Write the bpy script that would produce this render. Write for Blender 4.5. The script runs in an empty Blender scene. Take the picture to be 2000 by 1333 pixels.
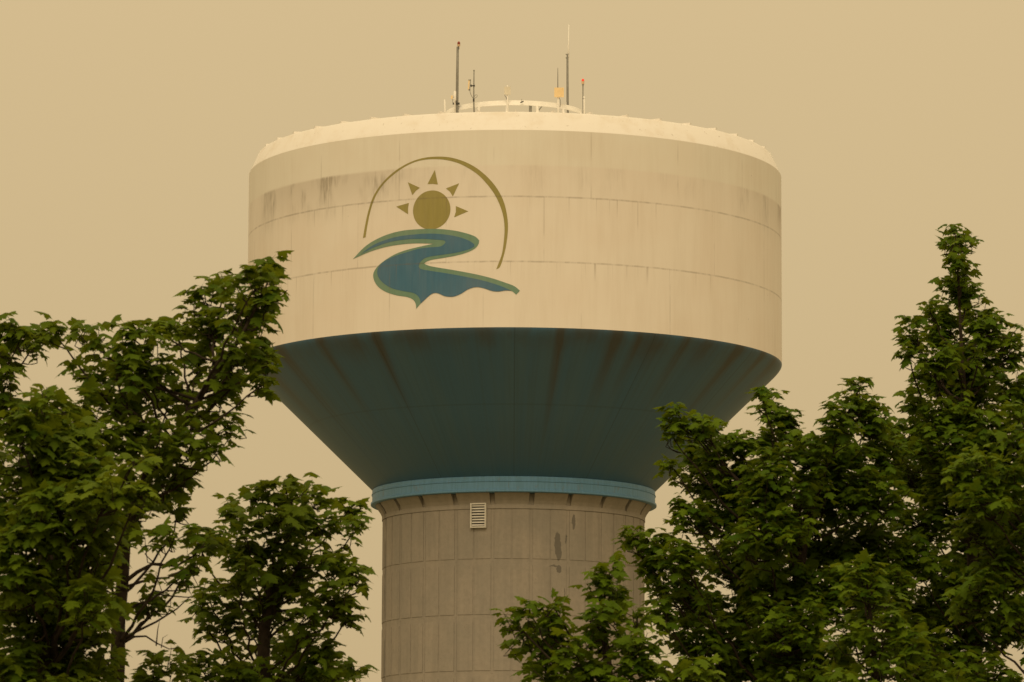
import bpy, bmesh, math, random
import numpy as np
from mathutils import Vector, Matrix
from mathutils.geometry import tessellate_polygon

C = bpy.context.scene.collection
PI = math.pi
R = math.radians

# ------------------------------------------------------------------ camera
FPX, PITCH, ROLL, EYE = 8770.0, R(8.08), R(0.27), Vector((0, 0, 1.6))
cam_d = bpy.data.cameras.new("camera")
cam = bpy.data.objects.new("camera", cam_d)
C.objects.link(cam)
cam_d.sensor_width = 36.0
cam_d.lens = FPX / 2000 * 36.0
cam_d.clip_start, cam_d.clip_end = 0.5, 6000
cam_d.dof.use_dof = True; cam_d.dof.focus_distance = 160; cam_d.dof.aperture_fstop = 14
CM = Matrix.Rotation(PI/2 + PITCH, 4, 'X') @ Matrix.Rotation(ROLL, 4, 'Z')
cam.matrix_world = Matrix.Translation(EYE) @ CM
bpy.context.scene.camera = cam

def at(px, py, Y):
    """point of the place at distance Y along the ground, seen in direction (px, py) of the photo"""
    d = CM.to_3x3() @ Vector(((px-1000)/FPX, (666.5-py)/FPX, -1))
    return EYE + d * (Y / d.y)

# ------------------------------------------------------------------ sky, sun, exposure
SUN_EL, SUN_AZ = R(46), R(186)          # azimuth clockwise from north (+Y): behind the camera, to the left
world = bpy.data.worlds.new("World")
bpy.context.scene.world = world
world.use_nodes = True
wn = world.node_tree; wn.nodes.clear()
def wnode(t, **k):
    n = wn.nodes.new(t)
    for a, v in k.items(): setattr(n, a, v)
    return n
wo = wnode('ShaderNodeOutputWorld'); bg = wnode('ShaderNodeBackground')
sky = wnode('ShaderNodeTexSky', sky_type='NISHITA', sun_disc=False, sun_elevation=SUN_EL, sun_rotation=SUN_AZ,
            dust_density=8.0, air_density=1.5)
tc = wnode('ShaderNodeTexCoord'); sx = wnode('ShaderNodeSeparateXYZ')
wn.links.new(tc.outputs['Generated'], sx.inputs[0])
mr = wnode('ShaderNodeMapRange'); mr.inputs['From Min'].default_value = 0; mr.inputs['From Max'].default_value = 1
mr.inputs['To Min'].default_value = 0.90; mr.inputs['To Max'].default_value = 2.0      # smoke veil, brighter towards the zenith
wn.links.new(sx.outputs['Z'], mr.inputs['Value'])
nz = wnode('ShaderNodeTexNoise'); nz.inputs['Scale'].default_value = 5; nz.inputs['Detail'].default_value = 2
wn.links.new(tc.outputs['Generated'], nz.inputs['Vector'])
nm = wnode('ShaderNodeMapRange'); nm.inputs['To Min'].default_value = 0.97; nm.inputs['To Max'].default_value = 1.03
wn.links.new(nz.outputs['Fac'], nm.inputs['Value'])
mm = wnode('ShaderNodeMath', operation='MULTIPLY')
wn.links.new(mr.outputs[0], mm.inputs[0]); wn.links.new(nm.outputs[0], mm.inputs[1])
veil = wnode('ShaderNodeVectorMath', operation='SCALE'); veil.inputs[0].default_value = (5.45, 4.09, 2.17)
wn.links.new(mm.outputs[0], veil.inputs['Scale'])
mix = wnode('ShaderNodeMix', data_type='RGBA'); mix.inputs['Factor'].default_value = 0.95
wn.links.new(sky.outputs[0], mix.inputs['A']); wn.links.new(veil.outputs[0], mix.inputs['B'])
wn.links.new(mix.outputs['Result'], bg.inputs['Color']); bg.inputs['Strength'].default_value = 0.11
wn.links.new(bg.outputs[0], wo.inputs[0])

sun_d = bpy.data.lights.new("sun", 'SUN'); sun_d.energy = 1.12; sun_d.angle = R(35); sun_d.color = (1.0, 0.82, 0.55)
sun = bpy.data.objects.new("sun", sun_d); C.objects.link(sun)
sdir = Vector((math.sin(SUN_AZ)*math.cos(SUN_EL), math.cos(SUN_AZ)*math.cos(SUN_EL), math.sin(SUN_EL)))
sun.rotation_euler = sdir.to_track_quat('Z', 'Y').to_euler(); sun.location = (-40, -40, 80)
vs = bpy.context.scene.view_settings
vs.view_transform = 'Standard'; vs.look = 'None'; vs.exposure = 0.0; vs.gamma = 1.0; vs.use_curve_mapping = False

# ------------------------------------------------------------------ object helpers
def obj(name, bm, mat=None, parent=None, smooth=False, me=None):
    if me is None:
        me = bpy.data.meshes.new(name); bm.normal_update(); bm.to_mesh(me); bm.free()
    if smooth: me.shade_smooth()
    o = bpy.data.objects.new(name, me); C.objects.link(o)
    if mat: me.materials.append(mat)
    if parent: o.parent = parent
    return o
def thing(name, label, cat, loc, group=None):
    o = bpy.data.objects.new(name, None); C.objects.link(o); o.location = loc
    o.empty_display_size = 0.3
    o['label'] = label; o['category'] = cat
    if group: o['group'] = group
    return o
def box(bm, c, s, M=None):
    g = bmesh.ops.create_cube(bm, size=1.0)['verts']
    for v in g:
        v.co = Vector((v.co.x*s[0], v.co.y*s[1], v.co.z*s[2]))
        if M is not None: v.co = M @ v.co
        v.co += Vector(c)
def tube(bm, pts, rads, n=8, cap=True):
    pts = [Vector(p) for p in pts]
    if not hasattr(rads, '__len__'): rads = [rads]*len(pts)
    rings = []
    ref = Vector((0.31, 0.93, 0.2)).normalized()
    for i, p in enumerate(pts):
        d = (pts[min(i+1, len(pts)-1)] - pts[max(i-1, 0)])
        if d.length < 1e-9: d = Vector((0, 0, 1))
        d.normalize()
        rr = ref if abs(d.dot(ref)) < .95 else Vector((1, 0, 0))
        a = d.cross(rr).normalized(); b = d.cross(a)
        rings.append([bm.verts.new(p + (a*math.cos(2*PI*k/n) + b*math.sin(2*PI*k/n))*rads[i]) for k in range(n)])
    for r0, r1 in zip(rings, rings[1:]):
        for k in range(n): bm.faces.new((r0[k], r0[(k+1) % n], r1[(k+1) % n], r1[k]))
    if cap:
        bm.faces.new(rings[0][::-1]); bm.faces.new(rings[-1])
    return rings
def lathe(bm, prof, n=128, closed=False, a0=0.0, a1=2*PI):
    full = abs(a1-a0-2*PI) < 1e-6
    m = n if full else n+1
    cols = []
    for k in range(m):
        a = a0 + (a1-a0)*k/n
        cols.append([bm.verts.new((r*math.sin(a), -r*math.cos(a), z)) for r, z in prof])
    P = len(prof)
    for k in range(n):
        c0, c1 = cols[k], cols[(k+1) % m]
        for i in range(P if closed else P-1):
            j = (i+1) % P
            bm.faces.new((c0[i], c1[i], c1[j], c0[j]))
    if closed and not full:
        bm.faces.new(cols[0]); bm.faces.new(cols[-1][::-1])

# ------------------------------------------------------------------ material helpers
class NT:
    def __init__(s, name):
        s.m = bpy.data.materials.new(name); s.m.use_nodes = True
        s.t = s.m.node_tree; s.b = s.t.nodes['Principled BSDF']; s.out = s.t.nodes['Material Output']
    def n(s, typ, **k):
        x = s.t.nodes.new(typ)
        for a, v in k.items(): setattr(x, a, v)
        return x
    def put(s, sock, v):
        if isinstance(v, bpy.types.NodeSocket): s.t.links.new(v, sock)
        elif v is not None: sock.default_value = v
    def math(s, op, a, b=None, c=None, clamp=False):
        x = s.n('ShaderNodeMath', operation=op, use_clamp=clamp)
        for i, v in enumerate((a, b, c)):
            if v is not None: s.put(x.inputs[i], v)
        return x.outputs[0]
    def add(s, a, b): return s.math('ADD', a, b)
    def sub(s, a, b): return s.math('SUBTRACT', a, b)
    def mul(s, a, b): return s.math('MULTIPLY', a, b)
    def step(s, v, lo, hi, t0=0.0, t1=1.0):
        x = s.n('ShaderNodeMapRange', interpolation_type='SMOOTHSTEP')
        s.put(x.inputs['Value'], v)
        for k, q in (('From Min', lo), ('From Max', hi), ('To Min', t0), ('To Max', t1)): s.put(x.inputs[k], q)
        return x.outputs[0]
    def objxyz(s):
        t = s.n('ShaderNodeTexCoord'); x = s.n('ShaderNodeSeparateXYZ')
        s.t.links.new(t.outputs['Object'], x.inputs[0])
        return t.outputs['Object'], x.outputs['X'], x.outputs['Y'], x.outputs['Z']
    def cyl(s):
        """angle round the tower axis (0 = towards the viewer side), height"""
        v, x, y, z = s.objxyz()
        return s.math('ARCTAN2', x, s.mul(y, -1.0)), z
    def vec(s, x, y, z=0.0):
        c = s.n('ShaderNodeCombineXYZ')
        for i, v in enumerate((x, y, z)): s.put(c.inputs[i], v)
        return c.outputs[0]
    def noise(s, v, scale=1.0, detail=3.0, rough=0.55, dist=0.0):
        x = s.n('ShaderNodeTexNoise')
        if v is not None: s.put(x.inputs['Vector'], v)
        x.inputs['Scale'].default_value = scale; x.inputs['Detail'].default_value = detail
        x.inputs['Roughness'].default_value = rough; x.inputs['Distortion'].default_value = dist
        return x.outputs['Fac']
    def mix(s, f, a, b, blend='MIX'):
        x = s.n('ShaderNodeMix', data_type='RGBA', blend_type=blend)
        s.put(x.inputs['Factor'], f)
        for k, v in (('A', a), ('B', b)):
            if isinstance(v, tuple): v = (*v, 1.0) if len(v) == 3 else v
            s.put(x.inputs[k], v)
        return x.outputs['Result']
    def bump(s, h, strength=0.3, dist=0.02):
        x = s.n('ShaderNodeBump'); x.inputs['Strength'].default_value = strength; x.inputs['Distance'].default_value = dist
        s.put(x.inputs['Height'], h); s.t.links.new(x.outputs[0], s.b.inputs['Normal'])
    def done(s, col=None, rough=0.6, spec=0.4, metal=0.0):
        if col is not None:
            if isinstance(col, tuple): col = (*col, 1.0)
            s.put(s.b.inputs['Base Color'], col)
        s.put(s.b.inputs['Roughness'], rough); s.b.inputs['Specular IOR Level'].default_value = spec
        s.b.inputs['Metallic'].default_value = metal
        return s.m

def speckled(name, c, rough=0.6, amt=0.12, scale=6.0, spec=0.35, metal=0.0):
    m = NT(name); v = m.objxyz()[0]
    f = m.noise(v, scale, 4)
    k = m.step(f, .3, .7, 1-amt, 1+amt)
    x = m.n('ShaderNodeVectorMath', operation='SCALE'); x.inputs[0].default_value = c; m.put(x.inputs['Scale'], k)
    return m.done(x.outputs[0], rough, spec, metal)

# ------------------------------------------------------------------ ground
g = NT('ground_grass')
gv = g.objxyz()[0]
gcol = g.mix(g.step(g.noise(gv, .05, 5), .35, .65), (.19, .18, .11), (.25, .215, .15))
gcol = g.mix(g.mul(g.noise(gv, 3.0, 4), .5), gcol, (.12, .13, .07))
bm = bmesh.new()
bmesh.ops.create_grid(bm, x_segments=60, y_segments=60, size=2500)
o = obj('ground', bm, g.done(gcol, .95, .1)); o['kind'] = 'structure'; o['label'] = 'grassy ground below the trees and the tower'

# ------------------------------------------------------------------ the water tower
TX, TY = 0.09, 166.5
tower = thing('water_tower', 'tall cream water tower with blue flared underside, sun and river emblem, on a concrete column', 'water tower', (TX, TY, 0))
RT = 10.0

def grime_nodes(m, col, amount=1.0, seams=True):
    """vertical weather streaks, run-off dirt below the paint line, weld seams: wear of the tank wall"""
    a, z = m.cyl()
    u = m.mul(a, RT)
    fine = m.noise(m.vec(m.mul(u, 5.0), m.mul(z, .35)), 1.0, 5, .65)
    broad = m.noise(m.vec(m.mul(u, .9), m.mul(z, .12), 4.2), 1.0, 4, .6)
    cloud = m.noise(m.vec(m.mul(u, .35), m.mul(z, .35), 9.1), 1.0, 3)
    low = m.sub(1.0, m.step(z, 30.05, 30.17))
    col = m.mix(m.mul(m.step(m.add(m.mul(fine, .45), m.mul(broad, .55)), .42, .68), .15*amount), col, (.48, .39, .28))
    col = m.mix(m.mul(m.step(cloud, .40, .66), .10*amount), col, (.66, .48, .34))
    # dirt running down from the paint line, heaviest on the left of the emblem and at the far right
    left = m.mul(m.step(u, -13.0, -10.5), m.sub(1.0, m.step(u, -6.6, -2.0)))
    right = m.mul(m.step(u, 8.0, 12.5), .55)
    side = m.add(m.add(left, right), .18)
    runz = m.mul(m.math('POWER', m.step(z, 27.9, 30.12), 1.6), low)
    patch = m.step(m.noise(m.vec(m.mul(u, .75), m.mul(z, .30), 2.0), 1.0, 3, .6), .46, .64)
    hair = m.step(m.noise(m.vec(m.mul(u, 12.0), m.mul(z, 1.1), 1.0), 1.0, 6, .7), .30, .72)
    dirt = m.mul(m.mul(m.mul(patch, hair), runz), side)
    col = m.mix(m.math('MINIMUM', m.mul(dirt, .95*amount), .52), col, (.17, .135, .085))
    col = m.mix(m.mul(m.mul(m.mul(runz, side), .22*amount), 1.0), col, (.25, .20, .13))
    if seams:
        wob = m.mul(m.sub(m.noise(m.vec(u, 0, 0), 2.0, 2), .5), .03)
        zz = m.add(z, wob)
        for zs in (28.985, 26.656):
            d = m.math('ABSOLUTE', m.sub(zz, zs))
            brk = m.step(m.noise(m.vec(m.mul(u, 3.0), zs, 3.3), 1.0, 4, .7), .35, .62, .30, 1.0)
            col = m.mix(m.mul(m.mul(m.sub(1.0, m.step(d, .012, .045)), brk), .36), col, (.16, .12, .08))
            drip = m.mul(m.step(m.noise(m.vec(m.mul(u, 8.0), zs, 1.7), 1.0, 3, .7), .60, .70),
                         m.mul(m.sub(1.0, m.step(z, zs-.02, zs+.02)), m.step(z, zs-.8, zs)))
            col = m.mix(m.mul(drip, .38), col, (.20, .15, .10))
        # upright plate joints, staggered course by course
        for (z0, z1, off) in ((28.985, 31.37, .9), (26.656, 28.985, 2.6), (24.32, 26.656, 1.25)):
            fr = m.math('ABSOLUTE', m.sub(m.math('FRACT', m.math('DIVIDE', m.add(u, off+40), 3.49)), .5))
            ln = m.sub(1.0, m.step(fr, .003, .011))
            inb = m.mul(m.step(z, z0, z0+.01), m.sub(1.0, m.step(z, z1-.01, z1)))
            vis = m.step(m.noise(m.vec(m.mul(u, .6), m.mul(z, .9), 6.6), 1.0, 2), .40, .62)
            col = m.mix(m.mul(m.mul(m.mul(ln, inb), vis), .20), col, (.20, .15, .10))
        spots = m.step(m.noise(m.vec(m.mul(u, 4.0), m.mul(z, 4.0), 8.0), 1.0, 2), .76, .80)
        col = m.mix(m.mul(spots, .35), col, (.15, .11, .07))
    return col, fine

m = NT('tank_paint')
a_, z_ = m.cyl()
base = m.mix(m.step(z_, 30.04, 30.18), (.84, .775, .70), (.825, .785, .705))
col, fine = grime_nodes(m, base)
m.bump(m.noise(m.vec(m.mul(a_, 6.0), m.mul(z_, .5)), 1.0, 2), .12, .05)
M_TANK = m.done(col, .55, .35)

m = NT('roof_paint')
v = m.objxyz()[0]
col = m.mix(m.step(m.noise(v, 1.2, 5, .6), .45, .75), (.86, .83, .79), (.78, .72, .64))
col = m.mix(m.mul(m.step(m.noise(v, 9.0, 3, .6), .66, .72), .4), col, (.3, .24, .17))
M_ROOF = m.done(col, .5, .4)

M_WHITE = speckled('white_metal_paint', (.86, .84, .80), .5, .04, 3.0)

m = NT('bowl_paint')                        # blue underside with rust-brown run-off streaks
a_, z_ = m.cyl()
deg = m.mul(a_, 180/PI)
wob = m.mul(m.sub(m.noise(m.vec(m.mul(a_, 9.0), m.mul(z_, .35)), 1.0, 3), .5), 1.6)
degw = m.add(deg, wob)
tot = None
for (ph, w, ln, k) in ((-72, 3.2, 3.6, .8), (-58.7, 2.2, 3.5, .75), (-44.5, 1.5, 3.4, .85), (-29.9, 1.5, 3.2, .95), (-36, 3.0, 1.2, .5), (-20, 5, .8, .5), (-6, 3, .7, .45),
                       (9.4, 1.0, 4.0, 1.0), (14, 4, .6, .4), (21.4, 1.5, 2.6, .95), (26.2, 1.0, 2.2, .8), (30.5, 2.6, 1.4, .8), (38, 1.3, 2.6, .8), (44, 2.5, 1.2, .6),
                       (54.7, 1.8, 3.3, .95), (65.7, 1.5, 2.6, .75), (75, 3, 2.0, .6), (100, 2, 3, .8), (131, 2, 3, .9), (160, 2.5, 3, .8), (-100, 2, 3, .9), (-140, 2, 3, .9)):
    q = m.math('DIVIDE', m.sub(degw, ph), w)
    gs = m.math('EXPONENT', m.mul(m.mul(q, q), -1.0))
    gs = m.mul(m.mul(gs, m.step(z_, 24.1-ln, 24.2)), k)
    tot = gs if tot is None else m.add(tot, gs)
fibre = m.noise(m.vec(m.mul(a_, 60.0), m.mul(z_, .25)), 1.0, 4, .6)
tot = m.mul(tot, m.step(fibre, .25, .6, .6, 1.0))
rimd = m.mul(m.step(z_, 23.2, 24.3), m.step(m.noise(m.vec(m.mul(a_, 12.0), z_), 1.0, 3), .35, .6))
tot = m.mul(m.math('MINIMUM', m.add(tot, m.mul(rimd, .35)), .92), .88)
b0 = m.mix(m.step(m.noise(m.vec(m.mul(a_, 14.0), m.mul(z_, .2), 3.0), 1.0, 4), .35, .68), (.050, .136, .228), (.062, .142, .212))
b0 = m.mix(m.mul(m.step(fibre, .42, .7), .25), b0, (.045, .085, .105))
col = m.mix(tot, b0, (.062, .054, .036))
sd = m.math('ABSOLUTE', m.sub(z_, 21.883))
col = m.mix(m.mul(m.sub(1.0, m.step(sd, .012, .04)), .18), col, (.02, .03, .03))
fr = m.math('ABSOLUTE', m.sub(m.math('FRACT', m.math('DIVIDE', m.add(deg, 405.0), 30.0)), .5))
col = m.mix(m.mul(m.sub(1.0, m.step(fr, .002, .007)), .4), col, (.02, .03, .03))
M_BOWL = m.done(col, .43, .65)

m = NT('collar_paint')
a_, z_ = m.cyl()
st = m.noise(m.vec(m.mul(a_, 60.0), m.mul(z_, 1.0)), 1.0, 4, .6)
col = m.mix(m.step(st, .35, .7), (.125, .28, .46), (.105, .24, .37))
col = m.mix(m.mul(m.step(m.noise(m.vec(m.mul(a_, 25.0), m.mul(z_, 2.0), 2.0), 1.0, 4), .58, .7), .4), col, (.16, .15, .12))
M_COLLAR = m.done(col, .5, .4)

m = NT('column_concrete')
v, x_, y_, z_ = m.objxyz()
a_ = m.math('ARCTAN2', x_, m.mul(y_, -1.0)); u = m.mul(a_, 4.9)
n1 = m.noise(v, .6, 5, .6); n2 = m.noise(v, 6.0, 6, .65); n3 = m.noise(m.vec(m.mul(u, 4.0), m.mul(z_, .35)), 1.0, 4, .6)
col = m.mix(m.step(n1, .3, .7), (.305, .275, .235), (.355, .31, .26))
col = m.mix(m.mul(m.step(n3, .4, .7), .25), col, (.21, .19, .16))
col = m.mix(m.step(n2, .35, .75, 0.0, .35), col, (.22, .20, .17))
pit = m.step(m.noise(v, 14.0, 2, .5), .70, .76)
col = m.mix(m.mul(pit, .45), col, (.13, .115, .09))
wn_ = m.n('ShaderNodeTexWhiteNoise', noise_dimensions='2D')
m.put(wn_.inputs['Vector'], m.vec(m.math('FLOOR', m.math('DIVIDE', m.add(u, 41.31), .694)), m.math('FLOOR', m.math('DIVIDE', m.sub(z_, .2), 2.027))))
col = m.mix(m.mul(wn_.outputs['Value'], .16), col, (.20, .185, .16))
# wet patches and drips
un = m.add(u, m.mul(m.sub(m.noise(v, 5.0, 4, .7), .5), .16)); zn = m.add(z_, m.mul(m.sub(m.noise(v, 4.0, 4, .7), .5), .25))
def blotch(cu, cz, ru, rz, soft=.12):
    du = m.math('DIVIDE', m.sub(un, cu), ru); dz = m.math('DIVIDE', m.sub(zn, cz), rz)
    return m.sub(1.0, m.step(m.add(m.mul(du, du), m.mul(dz, dz)), 1.0-soft, 1.0+soft))
wet = blotch(2.267, 17.99, .065, .29)
for q in ((1.635, 17.15, .125, .46), (1.68, 16.85, .10, .30), (1.69, 16.26, .10, .13), (1.50, 16.36, .22, .03), (1.965, 17.35, .03, .18), (1.90, 15.4, .02, .16)):
    wet = m.math('MAXIMUM', wet, blotch(*q))
col = m.mix(m.mul(wet, .78), col, (.125, .115, .10))
# dark run-off near the left limb
q = m.math('DIVIDE', m.sub(un, -6.55), .16)
dk = m.mul(m.math('EXPONENT', m.mul(m.mul(q, q), -1.0)), m.step(m.noise(m.vec(m.mul(u, 2.0), m.mul(z_, .8), 4.0), 1.0, 3), .30, .6))
col = m.mix(m.mul(dk, .6), col, (.11, .10, .085))
m.bump(m.add(m.mul(n2, .6), m.mul(n1, .4)), .25, .02)
M_CONC = m.done(col, .9, .2)

m = NT('unused_grey'); M_GREY = speckled('galvanised_grey', (.23, .225, .20), .55, .15, 5.0, .4, .2)  # first material keeps its plain default, no object wears it
M_DARK = speckled('dark_metal', (.05, .048, .042), .6, .15, 5.0)
M_BEIGE = speckled('beige_fitting', (.62, .45, .28), .6, .08, 8.0)
M_YELLOW = speckled('yellowed_panel', (.82, .62, .34), .55, .05, 4.0)
M_PALE = speckled('pale_fibreglass', (.70, .68, .60), .5, .05, 6.0)

# --- column: plain shaft with raised, slightly proud form panels in rows
NP = 44
RC = 4.86
bm = bmesh.new()
lathe(bm, [(RC, 0.0), (RC, 18.98)], 176)
step = 2*PI/NP
rows = [(16.614, 18.413)]
zt = 16.373
while zt > 1.0:
    rows.append((max(zt-1.775, .05), zt)); zt -= 2.027
off = R(-8.9)
for (z0, z1) in rows:
    for k in range(NP):
        gl = .070 if k % 2 == 0 else .036
        gr = .070 if k % 2 == 1 else .036
        lathe(bm, [(RC-.02, z0), (RC+.017, z0+.004), (RC+.017, z1-.004), (RC-.02, z1)], 4, True, off + k*step + gl/RC, off + (k+1)*step - gr/RC)
    for k in range(0, NP, 2):      # raised batten running in the wide joints
        a = off + k*step
        lathe(bm, [(RC-.02, z0-.1), (RC+.008, z0-.1), (RC+.008, z1+.1), (RC-.02, z1+.1)], 1, True, a-.034/RC, a+.034/RC)
column = obj('column', bm, M_CONC, tower)
# flared head of the column: 22 cast blocks with open slots between them
bm = bmesh.new()
for k in range(22):
    a = off + k*2*step
    gp = .095/RC
    n = 8
    a0, a1 = a+gp, a+2*step-gp
    lathe(bm, [(RC-.03, 18.46), (RC+.03, 18.46), (RC+.045, 18.60), (RC+.10, 18.72), (RC+.19, 18.85), (RC+.29, 18.985), (RC-.03, 18.985)], n, True, a0, a1)
lathe(bm, [(RC-.02, 18.43), (RC+.040, 18.43), (RC+.040, 18.575), (RC-.02, 18.60)], 176, True)
obj('column_head', bm, M_CONC, tower)
# collar
bm = bmesh.new()
lathe(bm, [(4.7, 18.99), (5.29, 18.99), (5.325, 19.01), (5.325, 19.075), (5.27, 19.10), (5.27, 19.355), (5.295, 19.375), (5.295, 19.40), (5.27, 19.42), (5.27, 19.55), (5.25, 19.566), (4.7, 19.566)], 192, True)
obj('collar', bm, M_COLLAR, tower)
# bowl: cone with a rounded knuckle at the rim
prof = [(5.0, 19.50), (5.25, 19.572), (7.294, 21.56), (9.70, 23.90)]
for k in range(1, 8):
    t = k/7.0
    prof.append(((1-t)**2*9.70 + 2*t*(1-t)*10.0 + t*t*10.0, (1-t)**2*23.90 + 2*t*(1-t)*24.192 + t*t*24.31))
bm = bmesh.new(); lathe(bm, prof, 256)
obj('bowl', bm, M_BOWL, tower, True)
# tank wall
bm = bmesh.new(); lathe(bm, [(10.0, 24.31), (10.0, 26.0), (10.0, 27.5), (10.0, 29.2), (10.0, 31.378)], 256)
wall = obj('tank_wall', bm, M_TANK, tower, True)
# roof
RSL = math.tan(R(4.5))
roof_z = lambda r: 32.115 + (9.55-r)*RSL
bm = bmesh.new()
lathe(bm, [(10.0, 31.378), (9.99, 31.40), (9.70, 32.04), (9.665, 32.085)], 256)
edge = obj('roof_edge', bm, M_ROOF, tower, True)
bm = bmesh.new()
lathe(bm, [(9.665, 32.085), (9.55, 32.115), (4.0, roof_z(4.0)), (0.3, roof_z(.3)), (0.002, roof_z(0))], 256)
roof = obj('roof', bm, M_ROOF, tower, True)
bm = bmesh.new()
box(bm, (0, -6.4, roof_z(6.4)+.015), (.07, 6.5, .12), Matrix.Rotation(-R(4.5)*-1, 4, 'X'))
rib = obj('roof_rib', bm, M_ROOF, roof)
for k in range(44):
    o = rib if k == 0 else rib.copy()
    if k: C.objects.link(o); o.parent = roof
    o.rotation_euler = (0, 0, k*2*PI/44)

# rigging rail on the roof
rail = thing('roof_railing', '', '', (0, 0, 0)); rail.parent = tower
for k_ in ('label', 'category'): del rail[k_]
bm = bmesh.new(); lathe(bm, [(2.66, 33.70), (2.70, 33.70), (2.63, 33.895), (2.59, 33.895)], 96, True)
obj('rail_band', bm, M_WHITE, rail, False)
bm = bmesh.new()
tube(bm, [(0, -2.98, roof_z(2.98)-.03), (0, -2.655, 33.72)], .055, 8)
box(bm, (0, -2.98, roof_z(2.98)+.01), (.22, .22, .03))
post = obj('rail_post', bm, M_WHITE, rail)
for k in range(15):
    o = post if k == 0 else post.copy()
    if k: C.objects.link(o); o.parent = rail
    o.rotation_euler = (0, 0, R(-6.6 + 24*k))

# louvred vent in the column
VA = -1.28/4.9
Mv = Matrix.Rotation(VA, 4, 'Z')
bm = bmesh.new()
VR = RC+.03
box(bm, (0, -VR-.005, 18.18), (.50, .05, .80))
vent = obj('louvre_vent', bm, M_DARK, tower); vent.rotation_euler = (0, 0, VA)
bm = bmesh.new()
for x in (-.27, .27): box(bm, (x, -VR-.055, 18.18), (.05, .11, .90))
for z in (17.755, 18.605): box(bm, (0, -VR-.053, z), (.485, .106, .05))
M_VENT = speckled('vent_paint', (.62, .59, .53), .6, .08, 4.0)
obj('vent_frame', bm, M_VENT, vent)
bm = bmesh.new()
for k in range(8): box(bm, (0, -VR-.062, 17.83+k*.1), (.488, .012, .066), Matrix.Rotation(R(-35), 4, 'X'))
obj('vent_slats', bm, M_VENT, vent)

# --- painted emblem on the tank wall: coordinates are metres along the wall and height
ARC = [(-5.732,27.724),(-5.652,28.132),(-5.539,28.595),(-5.356,29.1),(-5.119,29.458),(-4.831,29.751),(-4.413,30.055),(-3.901,30.303),(-3.401,30.438),(-2.911,30.473),(-2.38,30.431),(-1.856,30.272),(-1.385,30.016),(-.964,29.657),(-.637,29.255),(-.403,28.786),(-.281,28.27),(-.251,27.802),(-.304,27.288),(-.394,26.868),(-.521,26.471),(-.659,26.374),(-.568,26.612),(-.463,26.915),(-.405,27.288),(-.371,27.802),(-.419,28.27),(-.551,28.692),(-.752,29.092),(-1.056,29.494),(-1.384,29.819),(-1.856,30.122),(-2.331,30.302),(-2.861,30.386),(-3.401,30.372),(-3.876,30.249),(-4.36,30.004),(-4.778,29.705),(-5.075,29.398),(-5.289,29.047),(-5.45,28.588),(-5.556,28.124),(-5.62,27.752)]
RAYS = [[(-2.897,29.997),(-2.782,29.469),(-2.972,29.497),(-3.167,29.497)],[(-3.916,29.606),(-3.452,29.381),(-3.611,29.277),(-3.74,29.133)],[(-4.364,28.759),(-3.869,28.859),(-3.902,28.663),(-3.896,28.451)],[(-2.003,29.478),(-2.227,29.016),(-2.333,29.188),(-2.482,29.311)],[(-1.666,28.465),(-2.175,28.263),(-2.114,28.463),(-2.116,28.665)]]
BANK = [(-6.161,27.005),(-5.683,27.38),(-5.241,27.603),(-4.706,27.775),(-4.084,27.875),(-3.381,27.891),(-2.794,27.869),(-2.219,27.796),(-1.746,27.68),(-1.418,27.556),(-1.268,27.413),(-1.299,27.273),(-1.438,27.112),(-1.742,26.978),(-2.118,26.885),(-2.594,26.817),(-2.98,26.771),(-3.175,26.714),(-3.273,26.648),(-3.076,26.555),(-2.688,26.469),(-2.115,26.357),(-1.41,26.21),(-.805,26.053),(-.343,25.897),(-.02,25.772),(.179,25.61),(.051,25.47),(-.111,25.599),(-.319,25.618),(-.572,25.581),(-.803,25.601),(-1.081,25.697),(-1.36,25.747),(-1.64,25.678),(-1.92,25.512),(-2.203,25.421),(-2.489,25.449),(-2.681,25.535),(-2.85,25.578),(-3.019,25.524),(-3.213,25.369),(-3.384,25.222),(-3.556,25.043),(-3.577,25.222),(-3.683,25.377),(-3.91,25.482),(-4.319,25.566),(-4.738,25.709),(-5.061,25.919),(-5.237,26.167),(-5.272,26.405),(-5.122,26.629),(-4.855,26.821),(-4.437,27.028),(-3.976,27.164),(-3.376,27.272),(-2.912,27.344),(-3.575,27.39),(-4.182,27.383),(-4.807,27.326),(-5.402,27.215),(-5.907,27.078)]
RIVER = [(-5.794,27.162),(-5.349,27.409),(-4.863,27.565),(-4.339,27.665),(-3.778,27.706),(-3.085,27.713),(-2.504,27.656),(-2.028,27.556),(-1.651,27.42),(-1.439,27.276),(-1.462,27.183),(-1.695,27.08),(-2.119,26.988),(-2.595,26.934),(-3.03,26.89),(-3.274,26.822),(-3.421,26.688),(-3.479,26.551),(-3.369,26.452),(-2.977,26.364),(-2.351,26.247),(-1.643,26.098),(-1.083,25.963),(-.619,25.819),(-.296,25.692),(-.13,25.609),(-.319,25.618),(-.572,25.581),(-.803,25.601),(-1.081,25.697),(-1.36,25.747),(-1.64,25.678),(-1.92,25.512),(-2.203,25.421),(-2.489,25.449),(-2.681,25.535),(-2.85,25.578),(-3.019,25.524),(-3.213,25.369),(-3.384,25.222),(-3.42,25.378),(-3.52,25.523),(-3.71,25.626),(-4.064,25.701),(-4.477,25.819),(-4.794,25.995),(-5.01,26.197),(-5.103,26.392),(-5.068,26.601),(-4.855,26.798),(-4.436,26.967),(-3.975,27.079),(-3.375,27.202),(-2.79,27.222),(-2.597,27.261),(-2.478,27.374),(-2.541,27.447),(-2.792,27.48),(-3.378,27.539),(-3.979,27.549),(-4.598,27.499),(-5.13,27.382),(-5.513,27.262)]
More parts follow.
